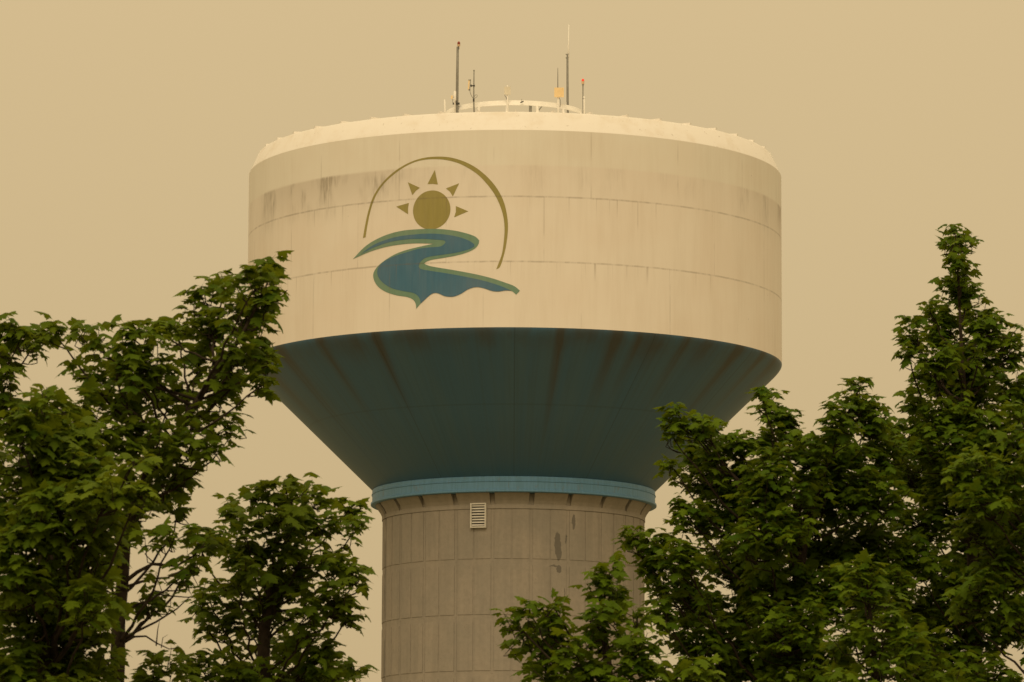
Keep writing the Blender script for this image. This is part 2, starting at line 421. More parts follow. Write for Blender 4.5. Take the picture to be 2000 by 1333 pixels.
def smooth_poly(pts, sub=4):
    n = len(pts); out = []
    P = [Vector(p) for p in pts]
    def corner(i):
        a = (P[i]-P[i-1]).normalized(); b = (P[(i+1) % n]-P[i]).normalized()
        return a.dot(b) < .55
    for i in range(n):
        p1, p2 = P[i], P[(i+1) % n]
        p0 = P[i-1] if not corner(i) else p1*2-p2
        p3 = P[(i+2) % n] if not corner((i+1) % n) else p2*2-p1
        for k in range(sub):
            t = k/sub
            out.append(.5*((2*p1) + (p2-p0)*t + (2*p0-5*p1+4*p2-p3)*t*t + (3*p1-p0-3*p2+p3)*t**3))
    return out
def painted(name, pts, mat, lift, parent, sub=4):
    P = smooth_poly(pts, sub) if sub else [Vector(p) for p in pts]
    bm = bmesh.new()
    vs_ = [bm.verts.new((p.x, 0, p.y)) for p in P]
    for t in tessellate_polygon([[Vector((p.x, p.y, 0)) for p in P]]):
        try: bm.faces.new([vs_[i] for i in t])
        except ValueError: pass
    u = -6.4
    while u < .4:
        bmesh.ops.bisect_plane(bm, geom=bm.verts[:]+bm.edges[:]+bm.faces[:], plane_co=(u, 0, 0), plane_no=(1, 0, 0), dist=1e-6)
        u += .12
    for v in bm.verts:
        a = v.co.x/RT; r = RT + lift
        v.co = Vector((r*math.sin(a), -r*math.cos(a), v.co.z))
    bm.normal_update()
    for f in bm.faces:
        c = f.calc_center_median()
        if f.normal.x*c.x + f.normal.y*c.y < 0: f.normal_flip()
    return obj(name, bm, mat, parent)
def emblem_paint(name, c):
    m = NT(name)
    a_, z_ = m.cyl()
    k = m.noise(m.vec(m.mul(a_, 60.0), m.mul(z_, .8), 5.0), 1.0, 4, .6)
    col = m.mix(m.mul(m.step(k, .35, .7), .22), c, tuple(x*.55 for x in c))
    col, _ = grime_nodes(m, col, .55)
    return m.done(col, .55, .35)
M_OLIVE = emblem_paint('olive_paint', (.33, .285, .085))
M_GREEN = emblem_paint('green_paint', (.165, .29, .215))
M_BLUE = emblem_paint('blue_paint', (.056, .165, .275))
painted('emblem_arch', ARC, M_OLIVE, .006, wall)
painted('emblem_sun', [(-3.01+.698*math.cos(t*2*PI/72), 28.562+.70*math.sin(t*2*PI/72)) for t in range(72)], M_OLIVE, .006, wall, 0)
for r_ in RAYS: painted('emblem_ray', r_, M_OLIVE, .006, wall, 0)
painted('emblem_river_bank', BANK, M_GREEN, .010, wall)
painted('emblem_river', RIVER, M_BLUE, .016, wall)

# --- masts, lamps and antennas standing on the roof (each a thing of its own)
def lens(name, c, em):
    m = NT(name); v = m.objxyz()[0]
    if em:
        m.b.inputs['Emission Color'].default_value = (*em, 1); m.b.inputs['Emission Strength'].default_value = 0.5
    return m.done(m.mix(m.mul(m.noise(v, 20, 2), .3), c, tuple(q*.6 for q in c)), .3, .5)
M_REDLIT = lens('lit_red_lens', (.75, .04, .02), (1.0, .06, .03))
M_RED = lens('unlit_red_lens', (.28, .045, .02), None)
def mast_thing(name, label, cat, px, Y, group=None):
    b = at(px, 600, Y); r = math.hypot(b.x-TX, b.y-TY)
    t = thing(name, label, cat, (b.x, b.y, roof_z(r)), group)
    return t, (lambda qx, qy, dy=0.0: at(qx, qy, Y+dy) - Vector((b.x, b.y, roof_z(r))))
def part(name, mat, t, fn, smooth=False):
    bm = bmesh.new(); fn(bm); return obj(name, bm, mat, t, smooth)
def beacon(t, p, topc, lensmat, hr=.075, base=.12, lh=.17):
    """red obstruction lamp: fitting and domed lens"""
    def fit(bm): tube(bm, [p, p+Vector((0, 0, .03)), p+Vector((0, 0, base*.8)), p+Vector((0, 0, base))], [hr*.6, hr*.95, hr*1.05, hr*1.1], 12)
    f = part('lamp_fitting', M_BEIGE, t, fit)
    q = p+Vector((0, 0, base))
    part('lamp_lens', lensmat, t, lambda bm: tube(bm, [q, q+Vector((0, 0, lh*.6)), q+Vector((0, 0, lh*.85)), q+Vector((0, 0, lh))], [hr, hr*.95, hr*.7, hr*.2], 12), True)

# 1 tall grey mast with dark red lamp
t, P = mast_thing('lamp_mast', 'thick grey mast with an unlit dark red lamp on top, left side of the roof', 'mast', 892.5, 164.85)
part('mast_tube', M_GREY, t, lambda bm: tube(bm, [(0, 0, -.05), P(892.6, 204), P(893.2, 150), P(894, 92)], [.06, .055, .052, .046], 12), True)
part('clamp_bracket', M_DARK, t, lambda bm: box(bm, P(892, 203)+Vector((-.02, -.02, 0)), (.26, .16, .05)))
part('clamp_bracket', M_DARK, t, lambda bm: box(bm, P(890, 196), (.10, .08, .06)))
part('lamp_bracket', M_DARK, t, lambda bm: box(bm, P(895.5, 94), (.06, .06, .10)))
beacon(t, P(896, 91.5), None, M_RED, .055, .08, .12)
# 2 white stub aerial with small box
t, P = mast_thing('stub_antenna', 'short thick white stub aerial clamped beside the tall grey mast', 'antenna', 888, 164.75)
part('antenna_body', M_WHITE, t, lambda bm: tube(bm, [(0, 0, -.05), P(888.3, 197), P(888.4, 196.5), P(888.5, 179.5), P(888.5, 178)], [.028, .03, .055, .05, .02], 10), True)
part('junction_box', M_YELLOW, t, lambda bm: box(bm, P(882.5, 190.5), (.07, .07, .12)))
part('arm', M_GREY, t, lambda bm: (tube(bm, [P(882.5, 190.5), P(888.2, 191)], .012, 6), tube(bm, [P(883.5, 192), P(884, 200), P(887, 203)], .009, 6)))
# 3 small white pole far left
t, P = mast_thing('short_pole', 'plain white short pole at the left end of the roof railing', 'pole', 868.6, 166.5)
part('pole_tube', M_WHITE, t, lambda bm: tube(bm, [(0, 0, -.05), P(868.6, 197), P(868.6, 195)], [.035, .033, .02], 8), True)
part('foot_plate', M_WHITE, t, lambda bm: box(bm, (0, 0, .01), (.16, .16, .03)))
# 4 thin pole with side panel antenna
t, P = mast_thing('panel_antenna', 'thin grey pole carrying a small narrow panel on its left and a looped cable', 'antenna', 925.3, 163.9)
part('pole_tube', M_GREY, t, lambda bm: tube(bm, [(0, 0, -.05), P(925.3, 196), P(925.8, 138)], [.03, .028, .02], 8), True)
part('pole_cap', M_GREY, t, lambda bm: box(bm, P(925.8, 138), (.055, .055, .03)))
part('connector', M_DARK, t, lambda bm: tube(bm, [P(925.2, 199), P(925.2, 193.5)], .035, 8))
def pan(bm):
    c = P(915.6, 166.5, -.05)
    box(bm, c, (.05, .14, .36), Matrix.Rotation(R(4), 4, 'Y')); 
part('antenna_panel', M_YELLOW, t, pan)
part('panel_rim', M_GREY, t, lambda bm: (box(bm, P(918.4, 166.5, -.05), (.022, .17, .40), Matrix.Rotation(R(4), 4, 'Y')), box(bm, P(916.6, 157.3, -.05), (.075, .17, .018)), box(bm, P(916.8, 176, -.05), (.075, .17, .018))))
part('arm', M_DARK, t, lambda bm: (tube(bm, [P(918.6, 168), P(926, 168)], .024, 8), box(bm, P(925.8, 168), (.07, .07, .05)), box(bm, P(920.3, 168), (.03, .09, .085))))
part('cable', M_DARK, t, lambda bm: (tube(bm, [P(917.5, 176), P(918.5, 182), P(921, 188), P(925, 194)], .008, 5), tube(bm, [P(925, 193), P(928.5, 191.8), P(932, 189), P(932.2, 186), P(929.5, 185.3), P(926.5, 189), P(925.6, 193)], .007, 5)))
# 5 pale panel on white post
t, P = mast_thing('pale_panel_antenna', 'pale square panel on a white post near the middle of the roof rail', 'antenna', 991, 163.75)
part('pole_tube', M_WHITE, t, lambda bm: tube(bm, [(0, 0, -.05), P(990.8, 184), P(991, 168.5), P(991, 167)], [.035, .033, .03, .015], 8), True)
M_VEIL = speckled('weathered_panel', (.66, .62, .52), .6, .04, 4.0)
part('antenna_panel', M_VEIL, t, lambda bm: box(bm, P(991, 177.6, -.06), (.235, .04, .30)))
part('cable', M_DARK, t, lambda bm: (tube(bm, [P(985.6, 184.5), P(986.5, 188.5), P(989, 191.5)], .008, 5), tube(bm, [P(989.5, 190), P(989.5, 194.5)], .018, 6)))
# 6 small lamp clipped on the rail
t = thing('small_lamp', 'tiny dark lamp clipped to the front of the white roof railing', 'lamp', at(1019, 200, 163.75))
part('lamp_head', M_DARK, t, lambda bm: tube(bm, [(-.055, -.02, -.03), (0, -.03, 0), (.07, -.03, .025)], [.012, .028, .02], 8), True)
part('lamp_stem', M_GREY, t, lambda bm: tube(bm, [(0, -.02, 0), (0, -.02, .12)], .008, 6))
# 7 hatch davit
t, P = mast_thing('hatch_davit', 'grey square post with sideways arm, seen through the roof railing', 'davit', 1036, 166.3)
part('davit_post', M_GREY, t, lambda bm: box(bm, (P(1036, 210).x, 0, P(1036, 205).z/2-.02), (.115, .115, P(1036, 205).z)))
part('davit_arm', M_GREY, t, lambda bm: (box(bm, P(1041, 204.4), (.36, .10, .045)), tube(bm, [P(1060.5, 205.5), P(1052, 216), P(1050.5, 222)], .022, 6), tube(bm, [P(1049, 204.3), P(1060.5, 205.0)], .016, 6)))
# 8 yellow square panel on white pole, whip above
t, P = mast_thing('square_panel_antenna', 'yellow square panel on a white pole with a thin dark whip above', 'antenna', 1090, 164.3)
part('pole_tube', M_WHITE, t, lambda bm: tube(bm, [(0, 0, -.05), P(1090, 190), P(1090, 188)], [.04, .038, .03], 8), True)
part('antenna_panel', M_YELLOW, t, lambda bm: box(bm, P(1092.0, 181, -.07), (.36, .05, .36)))
part('whip', M_DARK, t, lambda bm: tube(bm, [P(1089.5, 186), P(1089.5, 150), P(1089.5, 133)], [.016, .012, .007], 6))
part('cable', M_DARK, t, lambda bm: tube(bm, [P(1092, 191), P(1094.5, 196), P(1095, 204), P(1093.5, 210)], .008, 5))
# 9 tall grey mast with white whip
t, P = mast_thing('whip_mast', 'tallest slim grey mast topped by a long white whip, right of the yellow panel', 'mast', 1109, 166.0)
part('mast_tube', M_GREY, t, lambda bm: tube(bm, [(0, 0, -.05), P(1108.8, 200), P(1108.4, 106)], [.045, .043, .036], 10), True)
def ml(bm):
    tube(bm, [P(1106.8, 200), P(1106.8, 112)], .009, 5)
part('cable_run', M_DARK, t, ml)
for q_ in (106.5, 113.5): part('clamp_bracket', M_GREY, t, lambda bm: box(bm, P(1108, q_), (.13, .06, .02)))
part('whip', M_WHITE, t, lambda bm: tube(bm, [P(1110, 116), P(1110.4, 85), P(1111, 48.5)], [.030, .026, .018], 8), True)
# 10 short lamp pole right
t, P = mast_thing('lamp_pole', 'slim pole with a bright red lamp at the right end of the railing', 'lamp', 1138.6, 165.6)
part('pole_tube', M_GREY, t, lambda bm: tube(bm, [(0, 0, -.05), P(1138.6, 190), P(1138.6, 170), P(1138.6, 165)], [.022, .02, .02, .045], 8), True)
beacon(t, P(1138.5, 165.5), None, M_REDLIT, .052, .12, .10)
# 11 white pole beside it
t, P = mast_thing('white_pole', 'white pole with a small dark clamp right beside the red lamp pole', 'pole', 1140.8, 165.4)
part('pole_tube', M_WHITE, t, lambda bm: tube(bm, [(0, 0, -.05), P(1140.8, 190), P(1140.8, 188)], [.036, .034, .02], 8), True)
part('clamp_bracket', M_DARK, t, lambda bm: box(bm, P(1140, 193.2), (.09, .06, .022)))

# ------------------------------------------------------------------ trees
HALF = [(0, 0), (.10, -.06), (.22, -.07), (.38, -.12), (.36, -.02), (.40, .04), (.30, .10), (.46, .12), (.50, .21), (.60, .33), (.48, .345),
        (.46, .43), (.34, .43), (.215, .46), (.28, .58), (.33, .655), (.215, .68), (.15, .75), (.10, .85), (0, 1.0)]
OUT = HALF + [(-x, y) for x, y in HALF[-2:0:-1]]
LEAF_V = np.array([(0, .33)] + OUT)
NL = len(LEAF_V)
ns = len(OUT)
LEAF_F = [(0, 1+(i+1) % ns, 1+i) for i in range(ns)]

def leaf_material(name, old, young, warm):
    m = NT(name)
    at_ = m.n('ShaderNodeAttribute', attribute_name='tone', attribute_type='GEOMETRY')
    f = at_.outputs['Fac']
    col = m.mix(f, old, young)
    v = m.objxyz()[0]
    col = m.mix(m.mul(m.step(m.noise(v, 2.2, 3), .5, .75), .25), col, warm)
    col = m.mix(m.mul(m.noise(v, 45.0, 3), .30), col, tuple(q*.55 for q in old))
    m.done(col, .6, .08)
    tr = m.n('ShaderNodeBsdfTranslucent')
    sc = m.mix(.5, col, (.24, .27, .012))
    m.put(tr.inputs['Color'], sc)
    mx = m.n('ShaderNodeMixShader'); mx.inputs[0].default_value = .40
    m.t.links.new(m.b.outputs[0], mx.inputs[1]); m.t.links.new(tr.outputs[0], mx.inputs[2])
    m.t.links.new(mx.outputs[0], m.out.inputs[0])
    return m.m
M_LEAF_L = leaf_material('maple_leaf', (.054, .108, .006), (.165, .235, .013), (.145, .140, .010))
M_LEAF_R = leaf_material('maple_leaf_dark', (.046, .102, .005), (.148, .230, .010), (.115, .140, .008))
m = NT('bark'); v = m.objxyz()[0]
M_BARK = m.done(m.mix(m.step(m.noise(v, 14.0, 5, .7), .3, .7), (.018, .013, .009), (.050, .037, .026)), .9, .15)

def build_leaves(name, nodes, size, rng, mat, parent):
    """nodes: rows of (point, twig direction, azimuth, tone); one lobed, folded leaf on a petiole at each"""
    n = len(nodes)
    P = np.array([q[0] for q in nodes]); D = np.array([q[1] for q in nodes]); az = np.array([q[2] for q in nodes]); tone = np.array([q[3] for q in nodes])
    nrm = lambda a: a/np.maximum(np.linalg.norm(a, axis=1, keepdims=True), 1e-9)
    D = nrm(D)
    ref = np.tile([0.13, 0.21, 0.97], (n, 1)); bad = np.abs((D*ref).sum(1)) > .97; ref[bad] = [1, 0, 0]
    A = nrm(np.cross(D, ref)); B = np.cross(D, A)
    O = A*np.cos(az)[:, None] + B*np.sin(az)[:, None]
    S = size*rng.uniform(.60, 1.22, n)*np.where(rng.random(n) < .12, .65, 1)
    pl = S*rng.uniform(.35, .75, n)
    pd = nrm(O*.9 + D*rng.uniform(.15, .6, n)[:, None] + np.array([0, 0, .15]))
    base = P + pd*pl[:, None]
    droop = rng.uniform(.05, .72, n)**1.15
    b = pd*np.array([1, 1, .35]) + rng.normal(0, .20, (n, 3)); b[:, 2] -= droop
    b = nrm(b)
    up = np.tile([0, 0, 1.0], (n, 1)) + O*.15 + rng.normal(0, .21, (n, 3))
    nv = nrm(up - b*(up*b).sum(1, keepdims=True))
    sd = np.cross(b, nv)
    fold = rng.uniform(.05, .40, n); curl = rng.uniform(.05, .42, n); tw = rng.normal(0, .12, n)
    lx, ly = LEAF_V[:, 0], LEAF_V[:, 1]
    wx = rng.uniform(.88, 1.12, n)
    X = lx[None, :]*wx[:, None]; Y = np.tile(ly, (n, 1))
    Z = -fold[:, None]*np.abs(X) - curl[:, None]*Y*Y - .35*X*X + tw[:, None]*X*Y
    V = base[:, None, :] + S[:, None, None]*(X[..., None]*sd[:, None, :] + Y[..., None]*b[:, None, :] + Z[..., None]*nv[:, None, :])
    # petiole: thin three-sided stalk
    w = .0022
    tri = np.stack([P + A*w, P - A*w*.5 + B*w*.87, P - A*w*.5 - B*w*.87, base + nv*w], 1)
    Vall = np.concatenate([V, tri], 1)
    nvp = NL + 4
    F = np.array(LEAF_F + [(NL, NL+1, NL+3), (NL+1, NL+2, NL+3), (NL+2, NL, NL+3)])
    faces = (F[None] + (np.arange(n)*nvp)[:, None, None]).reshape(-1, 3)
    me = bpy.data.meshes.new(name)
    me.vertices.add(n*nvp); me.vertices.foreach_set('co', Vall.reshape(-1).astype(np.float32))
    nf = len(faces)
    me.loops.add(nf*3); me.loops.foreach_set('vertex_index', faces.reshape(-1).astype(np.int32))
    me.polygons.add(nf); me.polygons.foreach_set('loop_start', (np.arange(nf)*3).astype(np.int32))
    me.update(calc_edges=True)
    at_ = me.attributes.new('tone', 'FLOAT', 'POINT')
    at_.data.foreach_set('value', np.repeat(np.clip(tone, 0, 1), nvp).astype(np.float32))
    me.shade_smooth()
    return obj(name, None, mat, parent, me=me)

def bez(a, c, b, n):
    return [a*(1-t)**2 + c*2*t*(1-t) + b*t*t for t in [i/n for i in range(n+1)]]

def tree(label, Y, trunk, blobs, leaf, seed, mat, K=62.0, spread=.75, tone0=.30, dens=1.0, group=None, bare=()):
    """trunk: (px, py, dY, radius) from low to high; blobs: clumps of foliage (px, py, half width, half height[, dY[, tone]])"""
    rng = np.random.default_rng(seed); rnd = random.Random(seed)
    s = Y/FPX*1.012
    tp = [at(x, y, Y+d) for x, y, d, r in trunk]
    rad = [q[3] for q in trunk]
    foot = Vector((tp[0].x + rnd.uniform(-.15, .15), tp[0].y, 0.0))
    root = thing('maple_tree', label, 'tree', foot, group)
    L = lambda p: p - foot
    pts = [Vector((0, 0, -.1)), Vector((0, 0, .3)), L(tp[0])*.55] + [L(p) for p in tp]
    rr = [rad[0]*1.9, rad[0]*1.5, rad[0]*1.2] + rad
    # smooth trunk samples
    sam = []
    for i in range(len(pts)-1):
        for k in range(8):
            t = k/8; sam.append((pts[i].lerp(pts[i+1], t), rr[i]*(1-t)+rr[i+1]*t))
    sam.append((pts[-1], rr[-1]))
    for i in range(1, len(sam)-1):
        if i % 8 == 0: sam[i] = ((sam[i-1][0]+sam[i+1][0]+sam[i][0]*2)/4, sam[i][1])
    bt = bmesh.new(); tube(bt, [q[0] for q in sam], [q[1] for q in sam], 10)
    obj('trunk', bt, M_BARK, root, True)
    bb = bmesh.new()
    nodes = []
    zlo = pts[3].z - 1.2
    for bl in blobs:
        cx, cy, rx, ry = bl[:4]
        dY = bl[4] if len(bl) > 4 and bl[4] is not None else rnd.uniform(-spread, spread)
        tn = bl[5] if len(bl) > 5 else tone0
        Cc = L(at(cx, cy-5, Y+dY))
        shrink = .30*leaf
        ex, ez = max(rx*s - shrink, .03), max(ry*s - shrink*.85, .02)
        ey = max(min(ex, .55), .05)
        hd = min(((Cc - q[0]).xy.length, i) for i, q in enumerate(sam))[0]
        zt = Cc.z - .30 - .75*hd
        ia = min(range(8, len(sam)), key=lambda i: abs(sam[i][0].z - max(zt, zlo)))
        A0, ra = sam[ia]
        bcenter = Cc - Vector((0, 0, ez*.5))
        ctrl = Vector((A0.x*.45+bcenter.x*.55, A0.y*.45+bcenter.y*.55, A0.z*.62+bcenter.z*.38)) + Vector((rnd.uniform(-.1, .1), rnd.uniform(-.1, .1), 0))
        ln = (bcenter-A0).length
        cur = bez(A0, ctrl, bcenter, 9)
        for q in cur[2:-1]: q += Vector((rnd.gauss(0, .012), rnd.gauss(0, .012), rnd.gauss(0, .012)))
        r0 = min(ra*.7, .006+.0075*ln); r1 = .005
        tube(bb, cur, [r0+(r1-r0)*i/9 for i in range(10)], 6)
        n = max(3, int(dens*K*(.145/leaf)**2*PI*ex*ez*(.6+.8*min(1, ey/.3)) + 1.5))
        n_side = int(1 + 1.6*ln)
        for k in range(n + n_side):
            while True:
                q = rng.normal(0, 1, 3); q /= np.linalg.norm(q)
                rho = rng.uniform(.30, 1.0)**.7 if rng.random() > .16 else rng.uniform(1.0, 1.28)
                q = q*rho
                if q[2] > -.85: break
            T = Cc + Vector((q[0]*ex, q[1]*ey, q[2]*ez))
            out = Vector((q[0]*ex, q[1]*ey, q[2]*ez))
            if k >= n:                    # side shoots along the limb itself
                T = cur[rnd.randint(3, 8)] + Vector((rng.normal(0, .08), rng.normal(0, .10), rng.uniform(.02, .2)))
            if out.length > 1e-4: out.normalize()
            d = (out*.65 + Vector((0, 0, .85)) + Vector(rng.normal(0, .25, 3))).normalized()
            tl = leaf*rnd.uniform(.9, 1.9)
            st = T - d*tl
            # twig back to its limb
            j = min(range(4, 10), key=lambda i: (cur[i]-st).length + (.25 if cur[i].z > st.z+.05 else 0))
            mid = (cur[j]+st)/2 + Vector((0, 0, -.02)) + Vector(rng.normal(0, .02, 3))
            tw = bez(cur[j], mid, st, 3)[:-1] + bez(st, st + d*tl*.5 + Vector(rng.normal(0, .008, 3)), T, 3)
            tube(bb, tw, [.0055, .005, .0045, .004, .0035, .003, .0022][:len(tw)], 4, False)
            tt = tn + .06 + rng.normal(0, .13)
            a0 = rng.uniform(0, PI)
            nn = rnd.choice((3, 3, 4))
            for h in range(nn):
                f = 1 - h*.30 + rng.normal(0, .03)
                p = st.lerp(T, max(f, 0))
                for sgn in (0, PI):
                    if rng.random() < .08: continue
                    nodes.append((p[:], d[:], a0 + sgn + h*PI/2 + rng.normal(0, .25), tt + (.16 if h == 0 else 0) + rng.normal(0, .16)))
            if rng.random() < .6: nodes.append((T[:], d[:], rng.uniform(0, 6.28), tt+.22))
    for pl in bare:                       # leafless limbs seen against the sky
        q = [L(at(x, y, Y+d)) for x, y, d in pl[0]]
        tube(bb, q, [pl[1]*(1-.75*i/(len(q)-1)) for i in range(len(q))], 6)
    obj('branches', bb, M_BARK, root, True)
    build_leaves('crown', nodes, leaf, rng, mat, root)
    return root, len(nodes)

total = 0
G_L = 'maples on the left of the tower'; G_R = 'maples on the right of the tower'
LF = .114
# tall maple left of the tower
A_BL = [(528, 520, 34, 22), (498, 552, 50, 45), (520, 575, 35, 60), (480, 605, 60, 50), (505, 655, 48, 70), (520, 700, 28, 50), (512, 745, 24, 34), (440, 550, 22, 18), (405, 585, 40, 40), (415, 640, 45, 45),
        (455, 690, 55, 50), (300, 632, 50, 32), (262, 652, 50, 42), (345, 642, 45, 35), (230, 700, 55, 35), (300, 705, 66, 44), (390, 695, 45, 36), (440, 745, 60, 45), (330, 775, 60, 40), (240, 775, 76, 55), (425, 775, 40, 26),
        (190, 730, 40, 30), (170, 790, 60, 45), (440, 835, 40, 32), (425, 880, 30, 30), (380, 860, 50, 40), (290, 850, 80, 55), (340, 925, 50, 50), (350, 985, 36, 32), (280, 945, 70, 55), (190, 870, 70, 60), (240, 1005, 70, 40),
        (100, 645, 26, 20), (150, 645, 50, 26), (190, 668, 30, 30), (300, 1185, 44, 32), (345, 1040, 40, 22), (400, 1065, 40, 25), (310, 1290, 60, 28), (380, 1105, 26, 22), (200, 1090, 40, 60), (238, 1020, 40, 26, -.5), (215, 1200, 30, 40, -.3), (310, 1335, 70, 30)]
_, n = tree('tall airy maple left of the tower, its highest shoot overlapping the cream tank', 33.0,
     [(222, 1420, 0, .062), (230, 1300, .02, .056), (231, 1220, .03, .052), (240, 1130, .05, .046), (246, 1040, .05, .040), (285, 930, .05, .032), (345, 850, 0, .032), (400, 760, -.05, .024), (470, 660, 0, .014), (520, 560, 0, .007), (528, 525, 0, .004)],
     A_BL, LF, 11, M_LEAF_L, 60, .7, .30, dens=.84,
     bare=[([(240, 1140, 0), (268, 1118, 0), (298, 1102, .05), (345, 1106, .1), (380, 1085, .1), (400, 1062, .1)], .017), ([(236, 1150, 0), (290, 1132, -.1), (330, 1128, -.1), (365, 1108, -.1)], .012),
           ([(234, 1250, 0), (270, 1232, 0), (305, 1215, .1), (345, 1190, .1), (372, 1165, .1)], .012), ([(232, 1262, 0), (262, 1244, 0), (285, 1243, 0), (305, 1256, 0), (330, 1268, 0), (350, 1266, 0)], .010),
           ([(305, 1262, 0), (308, 1230, 0), (312, 1212, 0)], .006), ([(315, 1266, 0), (318, 1246, 0), (328, 1240, 0)], .004), ([(300, 1130, -.1), (286, 1122, -.1), (285, 1115, -.1)], .005), ([(318, 1130, -.1), (330, 1142, -.1), (336, 1154, -.1)], .004)], group=G_L)
total += n
# dense maple in the lower left corner
L_BL = [(90, 800, 70, 45), (40, 830, 60, 60), (130, 850, 80, 55), (60, 900, 90, 70), (150, 930, 90, 60), (40, 990, 80, 80), (120, 1010, 100, 70), (190, 1050, 60, 60, -.3), (50, 1100, 90, 80), (140, 1120, 90, 70), (60, 1200, 100, 80), (150, 1220, 80, 70),
        (120, 1300, 110, 70), (30, 1310, 70, 70), (175, 1310, 50, 50), (110, 1390, 130, 60), (215, 960, 70, 35, -.9, .55), (270, 965, 45, 25, -.9, .55), (150, 1000, 50, 30, -.8, .42), (90, 770, 40, 24, -.3, .4), (170, 1170, 50, 40, -.7, .45), (50, 1040, 50, 35, -.6, .45), (265, 895, 40, 25, -.7, .5)]
_, n = tree('dense dark maple filling the lower left corner of the view', 31.0,
     [(90, 1450, .2, .085), (95, 1300, .2, .075), (92, 1150, .2, .060), (85, 1000, .2, .045), (82, 880, .1, .028), (85, 790, 0, .010)],
     L_BL, LF*.97, 23, M_LEAF_L, 66, .6, .24, dens=1.15, group=G_L)
total += n
# maple at the left edge
E_BL = [(8, 640, 30, 24), (42, 655, 26, 20), (72, 664, 26, 16), (18, 700, 26, 30), (10, 745, 40, 34), (15, 790, 45, 40), (-50, 690, 60, 70), (-60, 800, 80, 80), (-70, 920, 80, 90), (-80, 1050, 90, 90), (-90, 1180, 90, 90)]
_, n = tree('maple cut off by the left edge, one twig reaching towards the tall maple', 34.5,
     [(-110, 1450, 0, .08), (-100, 1200, 0, .06), (-80, 950, 0, .045), (-40, 780, 0, .025), (0, 660, 0, .008)],
     E_BL, LF, 37, M_LEAF_L, 60, .4, .30, bare=[([(20, 686, 0), (32, 672, 0), (46, 658, 0)], .006)], group=G_L)
total += n
# round maple by the column
B_BL = [(560, 955, 60, 28), (500, 968, 45, 30), (620, 965, 50, 30), (450, 1000, 40, 36), (540, 1010, 70, 40), (620, 1015, 65, 45), (680, 990, 36, 34), (690, 1035, 26, 28), (430, 1050, 45, 35), (500, 1070, 70, 45), (590, 1080, 60, 40), (390, 1060, 30, 30),
        (660, 1110, 60, 40), (700, 1125, 36, 30), (560, 1130, 65, 40), (470, 1130, 50, 40), (410, 1165, 45, 36), (390, 1180, 26, 26), (660, 1170, 60, 40), (690, 1190, 30, 25), (600, 1190, 50, 36), (500, 1200, 60, 45), (430, 1220, 50, 45), (560, 1260, 70, 36), (630, 1270, 55, 28),
        (620, 1290, 60, 25), (690, 1298, 48, 22), (655, 1320, 60, 26), (410, 1290, 60, 40), (470, 1310, 60, 40), (560, 1330, 70, 35), (380, 1330, 40, 30), (490, 1390, 120, 45), (650, 1370, 80, 40)]
_, n = tree('rounded smaller maple between the tall maple and the concrete column', 35.0,
     [(508, 1450, 0, .062), (514, 1330, 0, .056), (516, 1230, 0, .048), (535, 1140, 0, .038), (560, 1060, 0, .024), (572, 960, 0, .008)],
     B_BL, .116, 41, M_LEAF_L, 56, .65, .30, dens=.92,
     bare=[([(516, 1240, 0), (490, 1200, 0), (470, 1170, 0)], .018), ([(530, 1195, 0), (590, 1190, 0), (620, 1170, 0), (650, 1140, 0)], .012), ([(560, 1260, 0), (590, 1230, 0), (610, 1205, 0), (640, 1190, 0)], .012)], group=G_L)
total += n
# broad dark maple right of the tower
RF = .100
F_BL = [(1318, 800, 24, 18, -.2, .5), (1335, 825, 36, 24, -.2, .5), (1375, 838, 46, 24, -.2, .4), (1310, 848, 18, 18, -.2, .5), (1310, 908, 24, 16, -.1, .5), (1345, 895, 36, 24), (1385, 885, 60, 36), (1440, 870, 50, 30, .1, .5), (1490, 775, 22, 20), (1500, 800, 30, 34), (1530, 830, 44, 34),
        (1510, 870, 60, 36), (1575, 880, 50, 40), (1680, 755, 34, 20), (1672, 785, 42, 32), (1640, 830, 45, 38), (1700, 825, 55, 38), (1620, 890, 70, 45), (1720, 890, 60, 50), (1370, 940, 50, 36), (1430, 940, 80, 45), (1520, 945, 90, 55), (1620, 960, 90, 60), (1700, 970, 80, 60),
        (1345, 1000, 40, 36, -.2, .42), (1410, 1010, 70, 45), (1500, 1040, 90, 60), (1610, 1060, 90, 60), (1700, 1070, 80, 60), (1248, 1055, 46, 24, -.2, .48), (1290, 1075, 44, 36), (1270, 1110, 36, 26), (1340, 1095, 60, 40), (1430, 1100, 80, 50), (1300, 1145, 36, 30), (1530, 1140, 90, 60), (1640, 1160, 80, 60),
        (1350, 1170, 70, 50), (1300, 1200, 40, 36), (1440, 1190, 80, 55), (1540, 1230, 90, 60), (1370, 1250, 70, 50), (1470, 1280, 90, 60), (1580, 1310, 90, 60), (1390, 1320, 80, 40), (1730, 1150, 60, 50), (1760, 1230, 50, 44), (1500, 1380, 160, 60), (1360, 1400, 90, 50)]
_, n = tree('broad dark maple in front of the right side of the blue bowl', 40.5,
     [(1560, 1460, .3, .075), (1556, 1300, .3, .062), (1560, 1150, .3, .048), (1575, 1010, .2, .034), (1610, 900, .1, .02), (1665, 790, 0, .012), (1680, 755, 0, .005)],
     F_BL, RF, 53, M_LEAF_R, 72, .9, .26, dens=1.1, group=G_R)
total += n
